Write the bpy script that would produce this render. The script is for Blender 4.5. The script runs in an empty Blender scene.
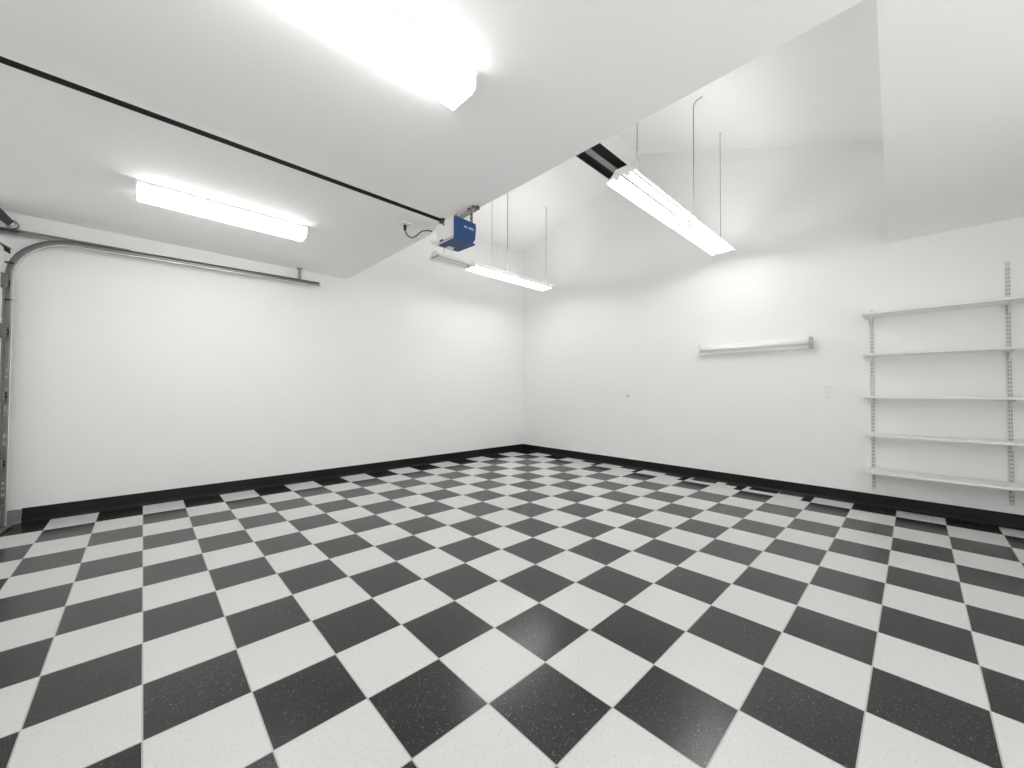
import bpy, math, random
from mathutils import Vector, Matrix
random.seed(7)
C = bpy.context.scene.collection
PI = math.pi

# ------------------------------------------------------------------ place (metres)
# origin: floor corner between the left wall (x = 0) and the back wall (y = 0)
H = 2.4406                      # flat ceiling height
YA = -3.134                     # front edge of the raised ceiling
XB0, XB1 = 4.722, 4.803         # right edge of the raised ceiling (at the back wall, at its front)
XR, YF = 6.40, -5.80            # right wall, garage door wall
RIDGE = (2.267, 4.371)
KNEE = (1.857, 4.109)
SPRING = 3.52                   # height of the left wall under the raised ceiling
RS = (RIDGE[1] - 3.392) / (4.712 - RIDGE[0])     # fall of the right slope
def z_right(x): return RIDGE[1] - RS * (x - RIDGE[0])
ST = (RIDGE[1] - KNEE[1]) / (RIDGE[0] - KNEE[0])
def z_steep(x): return KNEE[1] + ST * (x - KNEE[0])
def z_left(x): return SPRING + (KNEE[1] - SPRING) * x / KNEE[0]

# ------------------------------------------------------------------ materials
def nodes(name):
    m = bpy.data.materials.new(name); m.use_nodes = True
    nt = m.node_tree; b = nt.nodes['Principled BSDF']
    return m, nt, b
def simple(name, col, rough=.5, metal=0., spec=.5, bump=0., bscale=200., var=0., vscale=6.):
    m, nt, b = nodes(name)
    b.inputs['Base Color'].default_value = (*col, 1)
    b.inputs['Roughness'].default_value = rough
    b.inputs['Metallic'].default_value = metal
    b.inputs['Specular IOR Level'].default_value = spec
    tc = nt.nodes.new('ShaderNodeTexCoord')
    if var:
        n = nt.nodes.new('ShaderNodeTexNoise'); n.inputs['Scale'].default_value = vscale; n.inputs['Detail'].default_value = 4
        nt.links.new(tc.outputs['Object'], n.inputs['Vector'])
        mx = nt.nodes.new('ShaderNodeMix'); mx.data_type = 'RGBA'
        mx.inputs['A'].default_value = (*[c * (1 - var) for c in col], 1)
        mx.inputs['B'].default_value = (*[min(1, c * (1 + var)) for c in col], 1)
        nt.links.new(n.outputs['Fac'], mx.inputs['Factor'])
        nt.links.new(mx.outputs['Result'], b.inputs['Base Color'])
    if bump:
        n2 = nt.nodes.new('ShaderNodeTexNoise'); n2.inputs['Scale'].default_value = bscale; n2.inputs['Detail'].default_value = 3
        nt.links.new(tc.outputs['Object'], n2.inputs['Vector'])
        bp = nt.nodes.new('ShaderNodeBump'); bp.inputs['Strength'].default_value = bump; bp.inputs['Distance'].default_value = .002
        nt.links.new(n2.outputs['Fac'], bp.inputs['Height'])
        nt.links.new(bp.outputs['Normal'], b.inputs['Normal'])
    return m
def emissive(name, col, strength):
    m, nt, b = nodes(name)
    b.inputs['Base Color'].default_value = (.9, .9, .9, 1)
    b.inputs['Emission Color'].default_value = (*col, 1)
    b.inputs['Emission Strength'].default_value = strength
    return m
def tile_mat(name, base, fleck, fl_amt, rough, var):
    m, nt, b = nodes(name)
    L = nt.links.new
    tc = nt.nodes.new('ShaderNodeTexCoord')
    # long pressed-in flecks of the vinyl: stretched noise, two directions
    facs = []
    for k, (sx, sy) in enumerate(((210, 75), (80, 230))):
        mp = nt.nodes.new('ShaderNodeMapping'); mp.inputs['Scale'].default_value = (sx, sy, 1)
        mp.inputs['Rotation'].default_value = (0, 0, .5 + k)
        L(tc.outputs['Object'], mp.inputs['Vector'])
        n = nt.nodes.new('ShaderNodeTexNoise'); n.inputs['Scale'].default_value = 1.; n.inputs['Detail'].default_value = 2.5
        n.inputs['Roughness'].default_value = .65
        L(mp.outputs['Vector'], n.inputs['Vector'])
        r = nt.nodes.new('ShaderNodeValToRGB')
        r.color_ramp.elements[0].position = fl_amt; r.color_ramp.elements[0].color = (0, 0, 0, 1)
        r.color_ramp.elements[1].position = fl_amt + .07; r.color_ramp.elements[1].color = (1, 1, 1, 1)
        L(n.outputs['Fac'], r.inputs['Fac']); facs.append(r)
    mx0 = nt.nodes.new('ShaderNodeMath'); mx0.operation = 'MAXIMUM'
    L(facs[0].outputs['Color'], mx0.inputs[0]); L(facs[1].outputs['Color'], mx0.inputs[1])
    cl = nt.nodes.new('ShaderNodeTexNoise'); cl.inputs['Scale'].default_value = 9.; cl.inputs['Detail'].default_value = 5
    L(tc.outputs['Object'], cl.inputs['Vector'])
    mb = nt.nodes.new('ShaderNodeMix'); mb.data_type = 'RGBA'
    mb.inputs['A'].default_value = (*[c * (1 - var) for c in base], 1)
    mb.inputs['B'].default_value = (*[c * (1 + var) for c in base], 1)
    L(cl.outputs['Fac'], mb.inputs['Factor'])
    mf = nt.nodes.new('ShaderNodeMix'); mf.data_type = 'RGBA'
    mf.inputs['B'].default_value = (*fleck, 1)
    L(mb.outputs['Result'], mf.inputs['A']); L(mx0.outputs[0], mf.inputs['Factor'])
    L(mf.outputs['Result'], b.inputs['Base Color'])
    b.inputs['Roughness'].default_value = rough
    rr = nt.nodes.new('ShaderNodeMapRange'); rr.inputs['To Min'].default_value = rough - .05; rr.inputs['To Max'].default_value = rough + .05
    n3 = nt.nodes.new('ShaderNodeTexNoise'); n3.inputs['Scale'].default_value = 3.; n3.inputs['Detail'].default_value = 4
    L(tc.outputs['Object'], n3.inputs['Vector']); L(n3.outputs['Fac'], rr.inputs['Value']); L(rr.outputs['Result'], b.inputs['Roughness'])
    n2 = nt.nodes.new('ShaderNodeTexNoise'); n2.inputs['Scale'].default_value = 30.; n2.inputs['Detail'].default_value = 4
    L(tc.outputs['Object'], n2.inputs['Vector'])
    bp = nt.nodes.new('ShaderNodeBump'); bp.inputs['Strength'].default_value = .10; bp.inputs['Distance'].default_value = .002
    L(n2.outputs['Fac'], bp.inputs['Height']); L(bp.outputs['Normal'], b.inputs['Normal'])
    return m

W_ALB = .88
M = {}
M['wall'] = simple('white_wall_paint', (W_ALB, W_ALB * .999, W_ALB * .993), .55, bump=.12, bscale=90, var=.012, vscale=3)
M['ceil'] = simple('white_ceiling_paint', (.955, .954, .948), .65, bump=.12, bscale=90, var=.012, vscale=3)
M['light_tile'] = tile_mat('light_vinyl_tile', (.635, .634, .628), (.45, .467, .46), .61, .345, .02)
M['dark_tile'] = tile_mat('dark_vinyl_tile', (.0125, .0124, .0127), (.30, .298, .295), .645, .21, .25)
M['grey_tile'] = tile_mat('grey_vinyl_patch', (.10, .099, .097), (.22, .218, .215), .64, .21, .2)
M['seam'] = simple('tile_seam', (.42, .418, .41), .6)
M['base'] = simple('black_cove_base', (.006, .006, .006), .42, spec=.3, var=.2, vscale=4)
M['galv'] = simple('galvanized_steel', (.31, .31, .305), .42, .75, var=.12, vscale=25)
M['bright'] = simple('bright_steel', (.75, .75, .74), .3, .8)
M['hinge'] = simple('weathered_hinge_steel', (.17, .17, .168), .45, .6, var=.35, vscale=40)
M['darksteel'] = simple('dark_steel', (.06, .06, .06), .45, .6)
M['hole'] = simple('open_slot', (.93, .92, .90), .7)
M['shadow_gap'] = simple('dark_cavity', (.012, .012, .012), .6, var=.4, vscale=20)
M['beam'] = simple('grey_beam', (.30, .298, .29), .6, var=.08, vscale=12)
M['enamel'] = simple('white_enamel', (.87, .87, .865), .35)
M['enamel2'] = simple('white_shelf_melamine', (.84, .838, .83), .4, var=.015)
M['standard'] = simple('white_steel_standard', (.66, .655, .645), .4)
M['slot'] = simple('standard_slot', (.28, .278, .27), .6)
M['plastic'] = simple('white_plastic', (.86, .857, .85), .35)
M['plastic_dark'] = simple('plastic_recess', (.55, .545, .54), .5)
M['tube_off'] = simple('unlit_tube_glass', (.88, .88, .88), .15)
M['gray_cap'] = simple('grey_end_cap', (.42, .418, .41), .5)
M['black'] = simple('black_rail_paint', (.005, .005, .005), .6, spec=.2)
M['cord'] = simple('black_rubber', (.012, .012, .012), .5)
M['opener_white'] = simple('white_painted_steel', (.74, .735, .725), .4, var=.03, vscale=40)
M['blue'] = simple('blue_plastic_cover', (.008, .048, .150), .42, spec=.3, var=.1, vscale=30)
M['print'] = simple('white_print', (.75, .77, .80), .5)
M['brownsteel'] = simple('punched_angle_steel', (.33, .30, .285), .5, .5, var=.1, vscale=40)
M['wire'] = simple('hanger_wire', (.26, .258, .25), .45, .5)
M['residue'] = simple('grey_adhesive_residue', (.24, .238, .23), .8, bump=.5, bscale=60, var=.3, vscale=40)
M['door'] = simple('white_door_steel', (.85, .848, .84), .4, var=.02)
TUBE_E, LENS_E, SIDE_E, SKY, FILL_BELOW = 17.5, 16., 8.5, 1.3, 3.0
M['tube'] = emissive('lit_tube', (1., .99, .97), TUBE_E)
M['lens'] = emissive('lit_diffuser', (1., .99, .97), LENS_E)
M['lens_side'] = emissive('lit_diffuser_side', (1., .99, .97), SIDE_E)

# ------------------------------------------------------------------ mesh builder
class MB:
    def __init__(s): s.v = []; s.f = []; s.mi = []; s.sm = []
    def add(s, vs, fs, mi=0, smooth=False):
        n = len(s.v); s.v += [tuple(v) for v in vs]
        for f in fs: s.f.append([n + i for i in f]); s.mi.append(mi); s.sm.append(smooth)
    def quad(s, a, b, c, d, mi=0): s.add([a, b, c, d], [(0, 1, 2, 3)], mi)
    def box(s, x0, x1, y0, y1, z0, z1, mi=0, bev=0.):
        if bev <= 0:
            vs = [(x, y, z) for z in (z0, z1) for y in (y0, y1) for x in (x0, x1)]
            s.add(vs, [(0, 2, 3, 1), (4, 5, 7, 6), (0, 1, 5, 4), (2, 6, 7, 3), (0, 4, 6, 2), (1, 3, 7, 5)], mi); return
        import bmesh
        bm = bmesh.new(); bmesh.ops.create_cube(bm, size=1)
        for v in bm.verts: v.co = ((x0 + x1) / 2 + v.co.x * (x1 - x0), (y0 + y1) / 2 + v.co.y * (y1 - y0), (z0 + z1) / 2 + v.co.z * (z1 - z0))
        bmesh.ops.bevel(bm, geom=bm.edges[:], offset=bev, segments=2, affect='EDGES', profile=.5)
        bm.verts.index_update()
        s.add([v.co[:] for v in bm.verts], [[v.index for v in f.verts] for f in bm.faces], mi); bm.free()
    def prism(s, poly, axis, a, b, mi=0):
        # poly: list of 2D points in the two remaining axes, extruded along axis from a to b
        def mk(p, t):
            return {'x': (t, p[0], p[1]), 'y': (p[0], t, p[1]), 'z': (p[0], p[1], t)}[axis]
        n = len(poly)
        vs = [mk(p, a) for p in poly] + [mk(p, b) for p in poly]
        fs = [tuple(range(n)), tuple(range(2 * n - 1, n - 1, -1))] + [(i, i + n, (i + 1) % n + n, (i + 1) % n) for i in range(n)]
        s.add(vs, fs, mi)
    def tube(s, pts, r, n=8, mi=0, smooth=True, cap=True):
        pts = [Vector(p) for p in pts]; rs = r if isinstance(r, (list, tuple)) else [r] * len(pts)
        vs = []; fs = []; up = None
        for i, p in enumerate(pts):
            d = (pts[min(i + 1, len(pts) - 1)] - pts[max(i - 1, 0)]).normalized()
            if up is None:
                up = Vector((0, 0, 1)) if abs(d.z) < .9 else Vector((1, 0, 0))
            u = d.cross(up).normalized(); w = u.cross(d).normalized(); up = w
            for k in range(n):
                a = 2 * PI * k / n; vs.append(p + (u * math.cos(a) + w * math.sin(a)) * rs[i])
        for i in range(len(pts) - 1):
            for k in range(n):
                fs.append((i * n + k, i * n + (k + 1) % n, (i + 1) * n + (k + 1) % n, (i + 1) * n + k))
        if cap: fs += [tuple(range(n - 1, -1, -1)), tuple((len(pts) - 1) * n + k for k in range(n))]
        s.add(vs, fs, mi, smooth)
    def sweep(s, prof, path, frame, mi=0):
        # prof: closed 2D section; frame(i) -> (point, u, w)
        n = len(prof); vs = []; fs = []
        for i in range(len(path)):
            p, u, w = frame(i)
            for a, b in prof: vs.append(p + u * a + w * b)
        for i in range(len(path) - 1):
            for k in range(n):
                fs.append((i * n + k, i * n + (k + 1) % n, (i + 1) * n + (k + 1) % n, (i + 1) * n + k))
        fs += [tuple(range(n - 1, -1, -1)), tuple((len(path) - 1) * n + k for k in range(n))]
        s.add(vs, fs, mi)
    def build(s, name, mats, parent=None):
        me = bpy.data.meshes.new(name); me.from_pydata(s.v, [], s.f)
        for m in (mats if isinstance(mats, (list, tuple)) else [mats]): me.materials.append(m)
        me.polygons.foreach_set('material_index', s.mi)
        me.polygons.foreach_set('use_smooth', s.sm)
        me.update()
        import bmesh
        bm = bmesh.new(); bm.from_mesh(me); bmesh.ops.recalc_face_normals(bm, faces=bm.faces[:]); bm.to_mesh(me); bm.free()
        o = bpy.data.objects.new(name, me); C.objects.link(o)
        if parent is not None: o.parent = parent
        return o
def empty(name, loc=(0, 0, 0), rz=0.):
    o = bpy.data.objects.new(name, None); C.objects.link(o); o.location = loc; o.rotation_euler.z = rz
    o.empty_display_size = .1; return o
def tag(o, label, cat, group=None):
    o['label'] = label; o['category'] = cat
    if group: o['group'] = group
    return o
def struct(o): o['kind'] = 'structure'; return o
def copy_tree(o, parent=None):
    c = o.copy(); C.objects.link(c)
    if parent is not None: c.parent = parent
    for ch in list(o.children): copy_tree(ch, c)
    return c

# ------------------------------------------------------------------ floor: 12 inch vinyl tiles laid as a checkerboard
U = .29
def x_line(i):
    k = min(i, 2); v = -6 + 1.07006 * (k + 6) - .0060794 * (k + 6) ** 2
    if i > 2: v += (i - 2) * .973
    return max(0., U * (v + 16.1991))
def y_line(j):
    if j >= 16: return 0.
    k = max(j, -3); v = 6 + 1.045984 * (k - 6) + .0082546 * (k - 6) ** 2
    if j < -3: v += (j + 3) * .897
    return U * (v - 17.0226)
fl = MB()
ISEAM = .0022
i0, i1, j0, j1 = -15, 9, -5, 16
xs = {i: x_line(i) for i in range(i0, i1 + 1)}; ys = {j: y_line(j) for j in range(j0, j1 + 1)}
xs[i0] = 0.
def fquad(xa, xb, ya, yb, mi):
    fl.quad((xa, ya, 0), (xb, ya, 0), (xb, yb, 0), (xa, yb, 0), mi)
for i in range(i0, i1):
    for j in range(j0, j1):
        xa, xb, ya, yb = xs[i] + ISEAM, xs[i + 1] - ISEAM, ys[j] + ISEAM, ys[j + 1] - ISEAM
        dark = (i + j) % 2 == 0
        def sub(u0, u1, v0, v1, mi):
            fquad(xa + u0 * (xb - xa), xa + u1 * (xb - xa), ya + v0 * (yb - ya), ya + v1 * (yb - ya), mi)
        if j == 15 and i in (-11, -9, -7, -5, -3):       # shifted light, dark and grey patches along the back wall
            uu = .74 if i > -9 else .8
            sub(0, uu, 0, .56, 0); sub(uu, 1, 0, .56, 1); sub(0, .3, .56, 1, 0 if i == -5 else 2); sub(.3, uu, .56, 1, 2); sub(uu, 1, .56, 1, 1)
        elif j == 15 and i in (-4, -6):
            sub(0, 1, 0, .45, 0); sub(0, .12, .45, 1, 0); sub(.12, 1, .45, 1, 1 if i == -4 else 2)
        elif dark: sub(0, 1, 0, 1, 1)
        else: sub(0, 1, 0, 1, 0)
for i in range(i0, i1 + 1):                                # seams
    fquad(xs[i] - (ISEAM if i > i0 else 0), xs[i] + ISEAM, ys[j0], ys[j1], 3)
for j in range(j0, j1 + 1):
    for i in range(i0, i1):
        fquad(xs[i] + ISEAM, xs[i + 1] - ISEAM, ys[j] - ISEAM, ys[j] + (ISEAM if j < j1 else 0), 3)
fl.prism([(xs[i0], ys[j0]), (xs[i1], ys[j0]), (xs[i1], 0), (xs[i0], 0)], 'z', -.10, -.012, 3)
struct(fl.build('floor', [M['light_tile'], M['dark_tile'], M['grey_tile'], M['seam']]))

# ------------------------------------------------------------------ walls
b = MB(); b.prism([(YF, 0), (0, 0), (0, SPRING), (YA, SPRING), (YA, H), (YF, H)], 'x', -.12, 0)
struct(b.build('wall_left', M['wall']))
b = MB(); b.prism([(0, 0), (XR, 0), (XR, H), (XB0, H), (XB0, z_right(XB0)), RIDGE, KNEE, (0, SPRING)], 'y', 0, .12)
struct(b.build('wall_back', M['wall']))
b = MB()
b.box(0, .13, YF - .15, YF, 0, H); b.box(4.95, 5.15, YF - .15, YF, 0, H); b.box(.13, 4.95, YF - .15, YF, 2.08, H)
struct(b.build('wall_front', M['wall']))

b = MB(); b.prism([(-2.1, 0), (0, 0), (0, H), (-2.1, H)], 'x', XR, XR + .12)  # unseen stub of wall, added to keep fill light off the right ceiling
struct(b.build('wall_right_stub', M['wall']))

# flat ceiling with its rectangular raised opening
b = MB(); T = .14
b.prism([(0, YF), (XR, YF), (XR, YA), (0, YA)], 'z', H, H + T)
b.prism([(XB1, YA), (XR, YA), (XR, 0), (XB0, 0)], 'z', H, H + T)
struct(b.build('ceiling', M['ceil']))
# raised gabled ceiling: knee walls, two slopes, the steep strip under the ridge with its dark opening
b = MB()
prof = [(0, SPRING), KNEE, RIDGE, (XB1, z_right(XB1))]
b.add([(0, YA, H + T), (XB1, YA, H + T), (XB1, YA, z_right(XB1)), (RIDGE[0], YA, RIDGE[1]), (KNEE[0], YA, KNEE[1]), (0, YA, SPRING)], [(0, 1, 2, 3, 4, 5)])
b.quad((XB0, 0, H + T), (XB1, YA, H + T), (XB1, YA, z_right(XB1)), (XB0, 0, z_right(XB0)))
b.quad((0, YA, SPRING), (0, 0, SPRING), (KNEE[0], 0, KNEE[1]), (KNEE[0], YA, KNEE[1]))
b.quad((RIDGE[0], YA, RIDGE[1]), (RIDGE[0], 0, RIDGE[1]), (XB0, 0, z_right(XB0)), (XB1, YA, z_right(XB1)))
X1, X2, X3, X4 = 1.868, 1.951, 2.005, 2.103          # lower slot, beam, upper slot
ya, yb = YA + .35, -.03
def st(x, y): return (x, y, z_steep(x))
b.quad(st(KNEE[0], YA), st(KNEE[0], 0), st(X1, 0), st(X1, YA))
b.quad(st(X4, YA), st(X4, 0), st(RIDGE[0], 0), st(RIDGE[0], YA))
b.quad(st(X1, YA), st(X4, YA), st(X4, ya), st(X1, ya)); b.quad(st(X1, yb), st(X4, yb), st(X4, 0), st(X1, 0))
struct(b.build('ceiling_vault', M['ceil']))
# dark ridge opening: a boxed cavity, darkness put into its lining colour, split by one grey beam
w = empty('ridge_opening_1', st((X1 + X4) / 2, (ya + yb) / 2)); struct(w)
nrm = Vector((-ST, 0, 1)).normalized()
def off(p, d): return tuple(Vector(p) + nrm * d)
def rel(mb):
    mb.v = [tuple(Vector(v) - w.location) for v in mb.v]; return mb
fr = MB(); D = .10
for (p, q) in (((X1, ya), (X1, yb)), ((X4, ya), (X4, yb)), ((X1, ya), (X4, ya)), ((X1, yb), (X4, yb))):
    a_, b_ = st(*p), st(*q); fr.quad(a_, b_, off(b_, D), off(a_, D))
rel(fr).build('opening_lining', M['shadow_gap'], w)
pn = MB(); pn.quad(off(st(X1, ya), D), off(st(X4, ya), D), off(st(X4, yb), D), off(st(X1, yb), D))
rel(pn).build('cavity_back', M['shadow_gap'], w)
bm_ = MB()
vs = [st(X2, ya), st(X3, ya), st(X3, yb), st(X2, yb)]
bm_.add(vs + [off(p, .05) for p in vs], [(0, 1, 2, 3), (4, 5, 6, 7), (0, 1, 5, 4), (1, 2, 6, 5), (2, 3, 7, 6), (3, 0, 4, 7)])
rel(bm_).build('dividing_beam', M['beam'], w)
for k, (xa, xb) in enumerate(((2.135, 2.160), (2.195, 2.212))):      # battens above the opening
    b = MB(); vs = [st(xa, YA + .01), st(xb, YA + .01), st(xb, -.01), st(xa, -.01)]
    b.add(vs + [off(p, -.016) for p in vs], [(0, 1, 2, 3), (4, 5, 6, 7), (0, 1, 5, 4), (1, 2, 6, 5), (2, 3, 7, 6), (3, 0, 4, 7)])
    struct(b.build('trim_%d' % (k + 2), M['ceil']))

# black cove base along the walls
BH = .116
cove = [(0, 0), (.020, 0), (.020, .004), (.012, .012), (.006, .024), (.006, BH - .004), (.003, BH), (0, BH)]
b = MB(); b.prism([(x, z) for x, z in cove], 'y', -5.622, -.0)
struct(b.build('baseboard_left', M['base']))
b = MB(); b.prism([(-y, z) for y, z in cove], 'x', .0, XR)
struct(b.build('baseboard_back', M['base']))
# torn end of the base: grey adhesive residue on the bare wall
b = MB()
edge = [(-5.72, .0), (-5.622, .0), (-5.622, .03), (-5.626, .055), (-5.618, .085), (-5.622, .108), (-5.66, .112), (-5.72, .105)]
b.prism(edge, 'x', 0, .012)
struct(b.build('trim_1', M['residue']))

# ------------------------------------------------------------------ garage door (closed, at the left edge of view), its hinges and rollers
dr = empty('door_1', (2.55, YF, 0)); struct(dr)
def drel(mb): mb.v = [(x - 2.55, y - YF, z) for x, y, z in mb.v]; return mb
for k in range(4):
    b = MB(); z0 = .012 + k * .53
    b.box(.132, 4.95, -5.772, -5.724, z0, z0 + .524, 0, .006)
    drel(b).build('door_panel', M['door'], dr)
for k, z in enumerate((.14, .49, 1.01, 1.49, 1.87)):
    hb = MB()
    hb.box(.136, .205, -5.725, -5.719, z - .055, z + .055)               # leaf on the door
    hb.prism([(.138, z - .035), (.20, z - .05), (.20, z + .05), (.138, z + .030)], 'y', -5.722, -5.698) if k else hb.box(.136, .19, -5.722, -5.690, z - .06, z + .06)
    h = drel(hb).build('hinge', M['hinge'], dr)
    st_ = MB(); st_.tube([(.085, -5.703, z), (.15, -5.703, z)], .005, 8)
    drel(st_).build('roller_stem', M['bright'], h)
    rw = MB(); rw.tube([(.083, -5.703, z), (.085, -5.703, z), (.097, -5.703, z), (.099, -5.703, z)], [.012, .020, .020, .012], 14)
    drel(rw).build('roller', M['darksteel'], h)

# ------------------------------------------------------------------ door track on the left wall
tr = empty('door_track', (.08, -5.70, 0))
tag(tr, 'galvanized steel garage door track curving up the left wall to a level run', 'door track')
ZT = 2.252; R = .34; YC = -5.703          # centre line of the vertical run
path = [(YC, .02), (YC, ZT - R)]
for k in range(1, 13):
    a = k / 12 * PI / 2; path.append((YC + R - R * math.cos(a), ZT - R + R * math.sin(a)))
path += [(-4.9, ZT + .012), (-4.2, ZT + .025), (-3.478, ZT + .040)]
def tframe(i):
    p = path[i]; a = path[max(i - 1, 0)]; c = path[min(i + 1, len(path) - 1)]
    d = Vector((0, c[0] - a[0], c[1] - a[1])).normalized()
    n_ = Vector((0, d.z, -d.y))          # towards the inside of the bend
    return Vector((.08, p[0], p[1])) - Vector((.08, -5.70, 0)), Vector((1, 0, 0)), n_
hw = .0215
chan = [(0, -hw), (.034, -hw), (.040, -hw + .007), (.038, -hw + .008), (.033, -hw + .002), (.002, -hw + .002), (.002, hw - .002), (.033, hw - .002), (.038, hw - .010), (.041, hw - .009), (.036, hw + .001), (.030, hw), (0, hw)]
b = MB(); b.sweep(chan, path, tframe); b.build('track_rail', M['galv'], tr)
b = MB(); b.sweep([(.030, hw - .0005), (.042, hw - .0005), (.042, hw + .0035), (.030, hw + .0035)], path, tframe)
b.build('rolled_lip', M['bright'], tr)
def trel(mb): mb.v = [(x - .08, y + 5.70, z) for x, y, z in mb.v]; return mb
b = MB()                                   # angle iron fixing the vertical run to the jamb
b.box(.0, .079, -5.735, -5.729, .03, 1.95); b.box(.070, .078, -5.733, -5.700, .03, 1.95)
trel(b).build('jamb_angle', M['galv'], tr)
b = MB()                                   # straight angle running on to the door header
b.prism([(-5.79, ZT - .010), (-5.05, ZT + .022), (-5.05, ZT + .040), (-5.79, ZT + .036)], 'x', .072, .078)
b.prism([(-5.79, ZT + .030), (-5.05, ZT + .036), (-5.05, ZT + .040), (-5.79, ZT + .036)], 'x', .072, .100)
trel(b).build('header_angle', M['galv'], tr)
b = MB()                                   # punched slots showing the white wall
for z, hh in ((1.20, .010), (1.15, .008), (1.045, .022), (.905, .024), (.86, .007), (.70, .016), (.655, .014), (.635, .008), (.34, .01), (.30, .006), (.25, .01)):
    b = MB(); b.box(.0822, .0834, -5.712, -5.697, z - hh, z + hh)
    trel(b).build('slot', M['hole'], tr)
b = MB()                                   # floor foot of the track
b.prism([(.072, -5.735), (.30, -5.70), (.30, -5.68), (.11, -5.655), (.072, -5.66)], 'z', .002, .014)
trel(b).build('floor_foot', M['galv'], tr)
b = MB()                                   # hanger strap at the far end
b.box(.066, .080, -3.70, -3.672, ZT + .03, H); b.box(.03, .10, -3.71, -3.66, H - .004, H)
trel(b).build('hanger_strap', M['galv'], tr)
for z in (1.735, 2.02):
    b = MB(); b.box(.066, .123, -5.722, -5.68, z, z + .007); trel(b).build('track_clip', M['darksteel'], tr)

# spring pulley and its strap at the top of the door
pu = empty('spring_pulley', (.16, -5.686, 2.305))
tag(pu, 'round steel cable pulley on a dark strap above the left door track', 'pulley')
b = MB(); ring = []
b.tube([(-.012, 0, 0), (-.010, 0, 0), (-.003, 0, 0), (.003, 0, 0), (.010, 0, 0), (.012, 0, 0)], [.030, .034, .026, .026, .034, .030], 20)
b.build('sheave', M['galv'], pu)
b = MB(); b.tube([(-.016, 0, 0), (.018, 0, 0)], .013, 12); b.build('axle', M['bright'], pu)
b = MB()
b.prism([(-.10, .125), (-.075, .13), (.012, .02), (-.012, -.02), (-.06, .02)], 'x', .014, .020)
b.prism([(-.10, .125), (-.075, .13), (.012, .02), (-.012, -.02), (-.06, .02)], 'x', -.020, -.014)
b.prism([(-.10, -.045), (.03, -.04), (.03, -.055), (-.10, -.062)], 'x', -.016, .016)
b.build('strap', M['darksteel'], pu)
b = MB(); b.tube([(0, -.10, -.020), (0, 0, -.034)], .003, 6); b.build('cable', M['bright'], pu)
# top roller bracket of the door
tb = empty('top_roller_bracket', (.13, -5.69, 2.12))
tag(tb, 'small ribbed grey bracket inside the bend of the door track', 'bracket')
b = MB()
for k in range(7):
    b.tube([(.0, -.085 + k * .012, .055 - k * .008), (.0, -.085 + k * .012 + .004, .015 - k * .008)], .006, 6)
b.build('ribbed_plate', M['darksteel'], tb)
b = MB(); b.prism([(-.10, .075), (.00, .008), (.003, .0), (-.10, .055)], 'x', -.012, .012); b.build('arm', M['galv'], tb)

# ------------------------------------------------------------------ garage door opener with its rail
op = empty('garage_door_opener', (2.51, -3.29, 2.30))
tag(op, 'white and blue garage door opener hung under the ceiling on a long black rail', 'garage door opener')
def orel(mb): mb.v = [(x - 2.51, y + 3.29, z - 2.30) for x, y, z in mb.v]; return mb
X0, X1_, Y0, Y1, Z0, Z1 = 2.36, 2.655, -3.385, -3.208, 2.142, 2.300
b = MB()
pr_ = [(X0 + .05, Z0 + .004), (X1_ - .01, Z0 + .004), (X1_ - .002, Z0 + .012), (X1_ - .002, Z1 - .02), (X1_ - .03, Z1), (X0 + .13, Z1 + .012), (X0 + .06, Z1 - .005), (X0 + .015, Z1 - .045), (X0, Z1 - .085), (X0 + .012, Z0 + .035)]
b.prism(pr_, 'y', Y0 + .012, Y1)
b.prism([(x + (.008 if x < 2.5 else -.012), z + (.008 if z < 2.2 else -.010)) for x, z in pr_], 'y', Y0, Y0 + .012)
hs = orel(b).build('housing', M['opener_white'], op)
b = MB(); b.tube([(2.395, Y0 + .03, Z0 + .07), (2.385, Y0 - .008, Z0 + .07), (2.385, Y0 - .022, Z0 + .07)], [.05, .045, .02], 16)
orel(b).build('lamp_lens', M['plastic'], op)
b = MB(); b.box(2.475, 2.515, Y0 - .004, Y0, Z0 + .012, Z0 + .022); orel(b).build('vent_slot', M['black'], hs)
b = MB(); b.tube([(2.52, Y0 - .003, Z1 - .03), (2.52, Y0 + .002, Z1 - .03)], .008, 10); orel(b).build('bolt', M['darksteel'], hs)
# L-shaped blue cover: side face and the tray under it
b = MB()
b.prism([(Y0 - .004, Z1 - .012), (Y1 + .004, Z1 - .018), (Y1 + .008, Z1 - .05), (Y1, Z0 + .022), (Y1 - .02, Z0 - .008), (Y0 - .004, Z0 - .008)], 'x', X1_, X1_ + .012)
cv = orel(b).build('cover', M['blue'], op); cv['label'] = 'blue plastic cover with small white lettering'
b = MB()
b.prism([(X1_ + .012, Y0 - .004), (X1_ + .012, Y1), (2.47, Y1 - .01), (2.47, Y1 - .055), (2.52, Y1 - .06), (2.52, Y0 + .05), (2.47, Y0 + .045), (2.47, Y0 - .004)], 'z', Z0 - .018, Z0 - .008)
orel(b).build('tray', M['blue'], cv)
b = MB(); b.box(2.475, 2.515, Y0 + .055, Y1 - .065, Z0 - .010, Z0 + .006, 0, .003); orel(b).build('light_button', M['plastic'], op)
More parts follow.
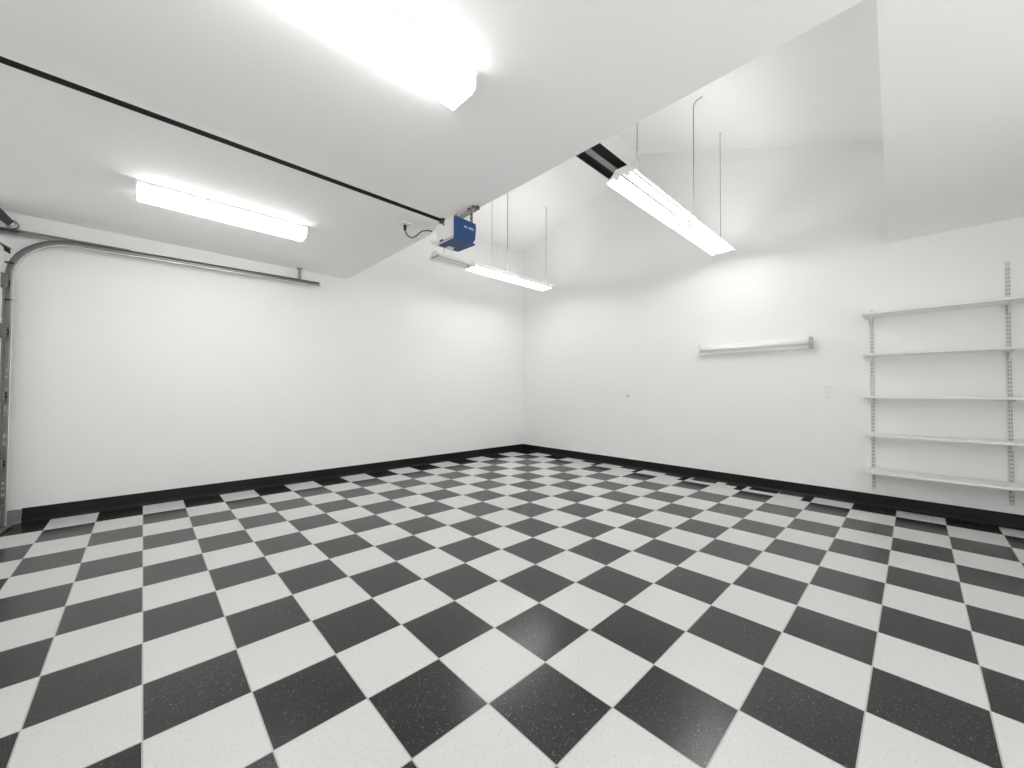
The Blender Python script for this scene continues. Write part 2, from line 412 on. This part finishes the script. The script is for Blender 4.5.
# white lettering: two short words of slanted strokes, as far as the photograph resolves them
b = MB()
yy = Y0 + .075
for wd in (3, 5):
    for k in range(wd):
        hh = (.013, .010, .015)[k % 3]
        b.prism([(yy, Z1 - .072), (yy + .004, Z1 - .072), (yy + .007, Z1 - .072 + hh), (yy + .003, Z1 - .072 + hh)], 'x', X1_ + .0122, X1_ + .0135)
        b.box(X1_ + .0122, X1_ + .0135, yy, yy + .0075, Z1 - .072, Z1 - .069)
        yy += .0098
    yy += .010
orel(b).build('lettering', M['print'], cv)
# rail, chain bracket, header end
b = MB(); b.box(2.500, 2.520, -5.74, Y0 - .01, 2.290, 2.308, 0, .003); orel(b).build('rail', M['black'], op)
b = MB(); b.box(2.492, 2.528, Y0 - .022, Y0 + .02, 2.280, 2.314, 0, .004); orel(b).build('rail_socket', M['darksteel'], op)
b = MB(); b.box(2.47, 2.55, YF, -5.735, 2.26, 2.33, 0, .004); orel(b).build('header_bracket', M['galv'], op)
# punched angle hanging the motor from the ceiling
b = MB()
b.box(2.53, 2.645, -3.155, -3.150, H - .026, H); b.box(2.53, 2.645, -3.174, -3.150, H - .004, H)
b.prism([(2.60, 2.30), (2.628, 2.30), (2.628, H - .01), (2.60, H - .01)], 'y', -3.205, -3.200)
b.prism([(2.40, 2.30), (2.428, 2.30), (2.428, H - .005), (2.40, H - .005)], 'y', -3.205, -3.200)
b.box(2.39, 2.64, -3.205, -3.160, H - .034, H - .030)
orel(b).build('hanger_angle', M['brownsteel'], op)
b = MB()
for x, z in ((2.614, 2.34), (2.614, 2.37), (2.58, H - .014), (2.63, H - .014)):
    b = MB(); b.tube([(x, -3.2075, z), (x, -3.1985, z)], .006, 8)
    orel(b).build('punched_hole', M['black'], op)
# cord looping to the ceiling outlet
b = MB()
ctrl = [Vector(p) for p in ((2.372, -3.36, 2.262), (2.33, -3.395, 2.278), (2.244, -3.40, 2.298), (2.168, -3.40, 2.289), (2.09, -3.40, 2.292), (2.024, -3.40, 2.327), (1.975, -3.40, H - .055), (1.972, -3.40, H - .02))]
def catmull(P, n=8):
    out = []; Q = [P[0]] + P + [P[-1]]
    for i in range(1, len(Q) - 2):
        for k in range(n):
            t = k / n; p0, p1, p2, p3 = Q[i - 1:i + 3]
            out.append(.5 * (2 * p1 + (p2 - p0) * t + (2 * p0 - 5 * p1 + 4 * p2 - p3) * t * t + (3 * p1 - p0 - 3 * p2 + p3) * t ** 3))
    return out + [P[-1]]
b.tube(catmull(ctrl), .0045, 8)
cd = orel(b).build('power_cord', M['cord'], op)
b = MB(); b.tube([(1.972, -3.40, H - .058), (1.972, -3.40, H - .045), (1.972, -3.40, H - .012)], [.006, .011, .013], 10)
orel(b).build('plug', M['cord'], cd)
b = MB(); b.box(1.927, 2.017, -3.445, -3.355, H - .010, H, 0, .003)
o = b.build('ceiling_outlet', M['plastic']); tag(o, 'white ceiling outlet plate where the black opener cord plugs in', 'outlet')

# ------------------------------------------------------------------ surface ceiling lights (lit wraparound fixtures)
def ceiling_light(xc, y0, y1, label, wd=.170, dp=.088):
    L_ = y1 - y0
    t = empty('ceiling_light', (xc, (y0 + y1) / 2, H)); tag(t, label, 'ceiling light', 'wraparound lights on the flat ceiling')
    b = MB(); b.box(-wd / 2 - .010, wd / 2 + .010, -L_ / 2 - .002, L_ / 2 + .002, -.018, 0); b.build('base_pan', M['enamel'], t)
    b = MB()
    pf = [(-wd / 2, -.018), (-wd / 2, -dp + .022), (-wd / 2 + .006, -dp + .008), (-wd / 2 + .024, -dp), (wd / 2 - .024, -dp), (wd / 2 - .006, -dp + .008), (wd / 2, -dp + .022), (wd / 2, -.018)]
    b.prism(pf, 'y', -L_ / 2 + .008, L_ / 2 - .008)
    n_ = len(pf)                                        # side prisms are dimmer than the bottom of the lens
    b.mi = [1, 1] + [1 if k in (0, 1, n_ - 3, n_ - 2) else 0 for k in range(n_)]
    b.build('diffuser', [M['lens'], M['lens_side']], t)
    for s in (-1, 1):
        b = MB(); a0, a1 = sorted((s * (L_ / 2 - .008), s * L_ / 2))
        b.prism([(x * 1.03, z * 1.03 + .0004 if z < -.02 else z) for x, z in pf], 'y', a0, a1); b.build('end_cap', M['enamel'], t)
    return t
ceiling_light(3.493, -5.05, -3.925, 'lit white ceiling light nearest the camera, cut off at the top edge')
ceiling_light(1.262, -5.005, -3.965, 'lit white ceiling light above the level run of the door track')

# ------------------------------------------------------------------ shop lights hung from wires in the raised ceiling
def shop_light(xc, y0, y1, lit, label, wires, hw=.125, zb=2.600):
    L_ = y1 - y0; yc = (y0 + y1) / 2
    t = empty('shop_light', (xc, yc, zb)); tag(t, label, 'shop light', 'shop lights hung on wires')
    th = .0025
    b = MB()
    for s in (-1, 1):                                  # two wings; the gap beside the ballast cover lets light up
        wing = [(-hw, 0), (-hw + .002, .012), (-.069, .053), (-.065, .052), (-hw + .006, .012), (-hw + .004, .001)]
        b.prism([(s * x, z) for x, z in wing], 'y', -L_ / 2, L_ / 2)
    b.prism([(-.020, .058), (-.020, .076), (.020, .076), (.020, .058)], 'y', -L_ / 2, L_ / 2)
    b.build('reflector', M['enamel'], t)
    for s in (-1, 1):
        a0, a1 = sorted((s * (L_ / 2 - .001), s * (L_ / 2 + .003)))
        b = MB(); b.prism([(-hw + .01, .012), (-.062, .058), (-.050, .076), (.050, .076), (.062, .058), (hw - .01, .012), (.075, .020), (-.075, .020)], 'y', a0, a1)
        e = b.build('end_plate', M['enamel'], t)
    for sx in (-.042, .042):
        b = MB(); b.tube([(sx, -L_ / 2 + .030, .030), (sx, L_ / 2 - .030, .030)], .0165, 10); b.build('tube', M['tube'] if lit else M['tube_off'], t)
        for s in (-1, 1):
            b = MB(); ye = s * (L_ / 2 - .015)
            b.box(sx - .020, sx + .020, ye - .013, ye + .013, .010, .056, 0, .006)
            b.build('socket', M['plastic'] if lit else M['gray_cap'], t)
    for (wy, zt, kind) in wires:
        wy -= yc; zt -= zb
        b = MB(); z0 = .076
        if kind == 'chain':
            n = int((zt - z0 - .03) / .016); pts = []; rr = []
            for k in range(n + 1):
                pts.append((0, wy, z0 + .03 + k * (zt - z0 - .03) / n)); rr.append(.0042 if k % 2 else .0022)
            b.tube(pts, rr, 6)
        elif kind == 'hook':
            e = .085; g = (z_right(xc + e) - z_right(xc)) if xc > 2 else (z_left(xc + .04) - z_left(xc))
            if xc > 2: pts = [(0, wy, z0 + .03), (0, wy, zt - .12), (.004, wy, zt - .088), (.014, wy, zt - .064), (.032, wy, zt - .052), (.058, wy, zt - .049), (e, wy, zt + g - .006)]
            else: pts = [(0, wy, z0 + .03), (0, wy, zt - .09), (.005, wy, zt - .05), (.018, wy, zt - .022), (.04, wy, zt + g)]
            b.tube(pts, .0046, 8)
        else: b.tube([(0, wy, z0 + .03), (0, wy, zt)], .0030, 8)
        wr = b.build('hanger_wire', M['wire'], t)
        b = MB(); b.tube([(-.0, wy - .020, z0 - .001), (0, wy - .012, z0 + .022), (0, wy, z0 + .036), (0, wy + .012, z0 + .022), (0, wy + .020, z0 - .001)], .0032, 6)
        b.build('hanger_loop', M['bright'], wr)
        if kind != 'hook':
            b = MB(); b.tube([(0, wy, zt - .012), (0, wy, zt)], [.008, .011], 10); b.build('ceiling_hook', M['bright'], wr)
    return t
RX, LX = 3.432, 1.045
zr = z_right(RX)
shop_light(RX, -2.475, -1.385, True, 'lit shop light under the dark ridge opening, nearer unit of the right hanging pair', [(-2.247, zr, 'wire')])
shop_light(RX, -1.375, -.300, True, 'lit shop light farther along the right hanging pair, pointing at the back wall', [(-1.16, zr, 'hook'), (-.42, zr, 'chain')], hw=.120)
zl = z_left(LX)
shop_light(LX, -2.535, -2.005, False, 'unlit near shop light hanging just below the blue garage door opener', [(-2.40, zl, 'wire')], hw=.112)
shop_light(LX, -1.995, -.500, True, 'lit shop light hanging in front of the far corner of the room', [(-1.656, zl, 'wire'), (-1.375, zl, 'hook'), (-.578, zl, 'wire')], hw=.115)

# ------------------------------------------------------------------ unlit strip light on the back wall
t = empty('wall_light', (3.613, 0, 1.563)); tag(t, 'unlit white strip light mounted level on the back wall left of the shelves', 'wall light')
b = MB(); b.box(-.535, .535, -.042, 0, -.040, .052, 0, .004); b.build('housing', M['enamel'], t)
b = MB(); b.prism([(-.042, -.052), (-.060, -.056), (-.066, -.046), (-.060, -.040), (-.042, -.038)], 'x', -.53, .53); b.build('lower_rim', M['enamel'], t)
b = MB(); b.tube([(-.53, -.068, .004), (.53, -.068, .004)], .021, 14); b.build('tube', M['tube_off'], t)
for s, m in ((-1, 'enamel'), (1, 'gray_cap')):
    b = MB(); a0, a1 = sorted((s * .530, s * .552)); b.box(a0, a1, -.092, 0, -.056, .062, 0, .005); e = b.build('end_cap', M[m], t)
    if s > 0: e['label'] = 'greyer right end cap'

# ------------------------------------------------------------------ switch and outlet on the back wall
t = empty('light_switch', (4.280, 0, 1.068)); tag(t, 'white light switch plate on the back wall below the strip light', 'light switch')
b = MB(); b.box(-.036, .036, -.007, 0, -.062, .062, 0, .003); b.build('plate', M['plastic'], t)
b = MB(); b.prism([(-.007, -.018), (-.012, -.018), (-.016, .010), (-.010, .018), (-.007, .018)], 'x', -.012, .012); b.build('rocker', M['plastic'], t)
for z in (-.046, .046):
    b = MB(); b.tube([(0, -.0085, z), (0, -.006, z)], .004, 8); b.build('screw', M['plastic_dark'], t)
t = empty('wall_outlet', (2.080, 0, 1.025)); tag(t, 'small white outlet plate low on the back wall near the corner', 'outlet')
b = MB(); b.box(-.036, .036, -.006, 0, -.060, .060, 0, .003); b.build('plate', M['plastic'], t)
for z in (-.024, .024):
    b = MB(); b.box(-.017, .017, -.008, -.005, z - .015, z + .015, 0, .004); so = b.build('socket', M['plastic_dark'] if z < 0 else M['plastic'], t)

# ------------------------------------------------------------------ shelving on slotted standards
SX = (4.606, 5.398)
def standard(x, z0, z1, label):
    t = empty('shelf_standard', (x, 0, z0)); tag(t, label, 'shelf standard', 'slotted wall standards')
    b = MB(); b.box(-.0125, -.0100, -.016, 0, 0, z1 - z0); b.box(.0100, .0125, -.016, 0, 0, z1 - z0); b.box(-.0125, .0125, -.0165, -.014, 0, z1 - z0)
    b.build('channel', M['standard'], t)
    b = MB(); n = int((z1 - z0 - .04) / .032)
    for k in range(n):
        z = .03 + k * .032
        for sx in (-.0055, .0055): b.box(sx - .0030, sx + .0030, -.0172, -.0160, z, z + .016)
    b.build('slot', M['slot'], t)
    return t
standard(SX[0], .158, 1.835, 'white slotted wall standard holding the left ends of the shelves')
standard(SX[1], .178, 2.105, 'white slotted wall standard reaching high above the top shelf')
DEP = .275
names = ['topmost of the five white shelves on the back wall', 'second white shelf from the top on the back wall', 'middle white shelf on the back wall at eye level',
         'fourth white shelf from the top on the back wall', 'lowest of the five white shelves, just above the black base']
for k, (zt, tk) in enumerate(((1.780, .021), (1.409, .018), (1.029, .017), (.690, .017), (.362, .019))):
    t = empty('wall_shelf', (4.555, 0, zt)); tag(t, names[k], 'shelf', 'shelves on the back wall')
    b = MB(); b.box(0, 1.42, -DEP - .018, -.018, -tk, 0, 0, .002); b.build('board', M['enamel2'], t)
    for x in SX:
        b = MB(); xx = x - 4.555
        b.prism([(-.017, -tk), (-.225, -tk), (-.240, -tk - .006), (-.225, -tk - .016), (-.10, -tk - .036), (-.03, -tk - .066), (-.017, -tk - .070)], 'x', xx - .004, xx + .004)
        b.build('bracket', M['enamel'], t)

# ------------------------------------------------------------------ world, camera, view
wd = bpy.data.worlds.new('World'); bpy.context.scene.world = wd; wd.use_nodes = True
nt = wd.node_tree; bg = nt.nodes['Background']; bg.inputs['Color'].default_value = (1, .997, .990, 1)
tc = nt.nodes.new('ShaderNodeTexCoord'); sp = nt.nodes.new('ShaderNodeSeparateXYZ'); mr = nt.nodes.new('ShaderNodeMapRange')
mr.inputs['From Min'].default_value = -.25; mr.inputs['From Max'].default_value = .10     # sky fill, with an added brighter lower half to lift the ceilings
mr.inputs['To Min'].default_value = FILL_BELOW; mr.inputs['To Max'].default_value = SKY
nt.links.new(tc.outputs['Generated'], sp.inputs[0]); nt.links.new(sp.outputs['Z'], mr.inputs['Value']); nt.links.new(mr.outputs['Result'], bg.inputs['Strength'])

yaw, pitch, roll = .8077602, .0191708, .0048051
Rz = Matrix.Rotation(yaw, 3, 'Z'); Rx = Matrix.Rotation(pitch, 3, 'X')
def cam_dir(u, w):
    c, s = math.cos(roll), math.sin(roll)
    return lambda fwd: Rz @ (Rx @ Vector((c * u - s * w, fwd, s * u + c * w)))
right = cam_dir(1, 0)(0); up = cam_dir(0, 1)(0); fwd = cam_dir(0, 0)(1)
cd_ = bpy.data.cameras.new('camera'); cam = bpy.data.objects.new('camera', cd_); C.objects.link(cam)
cd_.sensor_width = 36; cd_.sensor_fit = 'HORIZONTAL'; cd_.lens = 385.5287 / 1024 * 36; cd_.clip_start = .02
m3 = Matrix((right, up, -fwd)).transposed()
cam.matrix_world = Matrix.Translation((4.88186, -4.94610, 1.05633)) @ m3.to_4x4()
sc = bpy.context.scene; sc.camera = cam
sc.view_settings.view_transform = 'Standard'; sc.view_settings.look = 'None'
sc.view_settings.gamma = 1; sc.view_settings.use_curve_mapping = False
sc.view_settings.exposure = 0.15
sc.cycles.use_denoising = True; sc.cycles.denoising_prefilter = 'NONE'
sc.cycles.max_bounces = 16; sc.cycles.diffuse_bounces = 10; sc.cycles.glossy_bounces = 4
sc.cycles.sample_clamp_indirect = 10
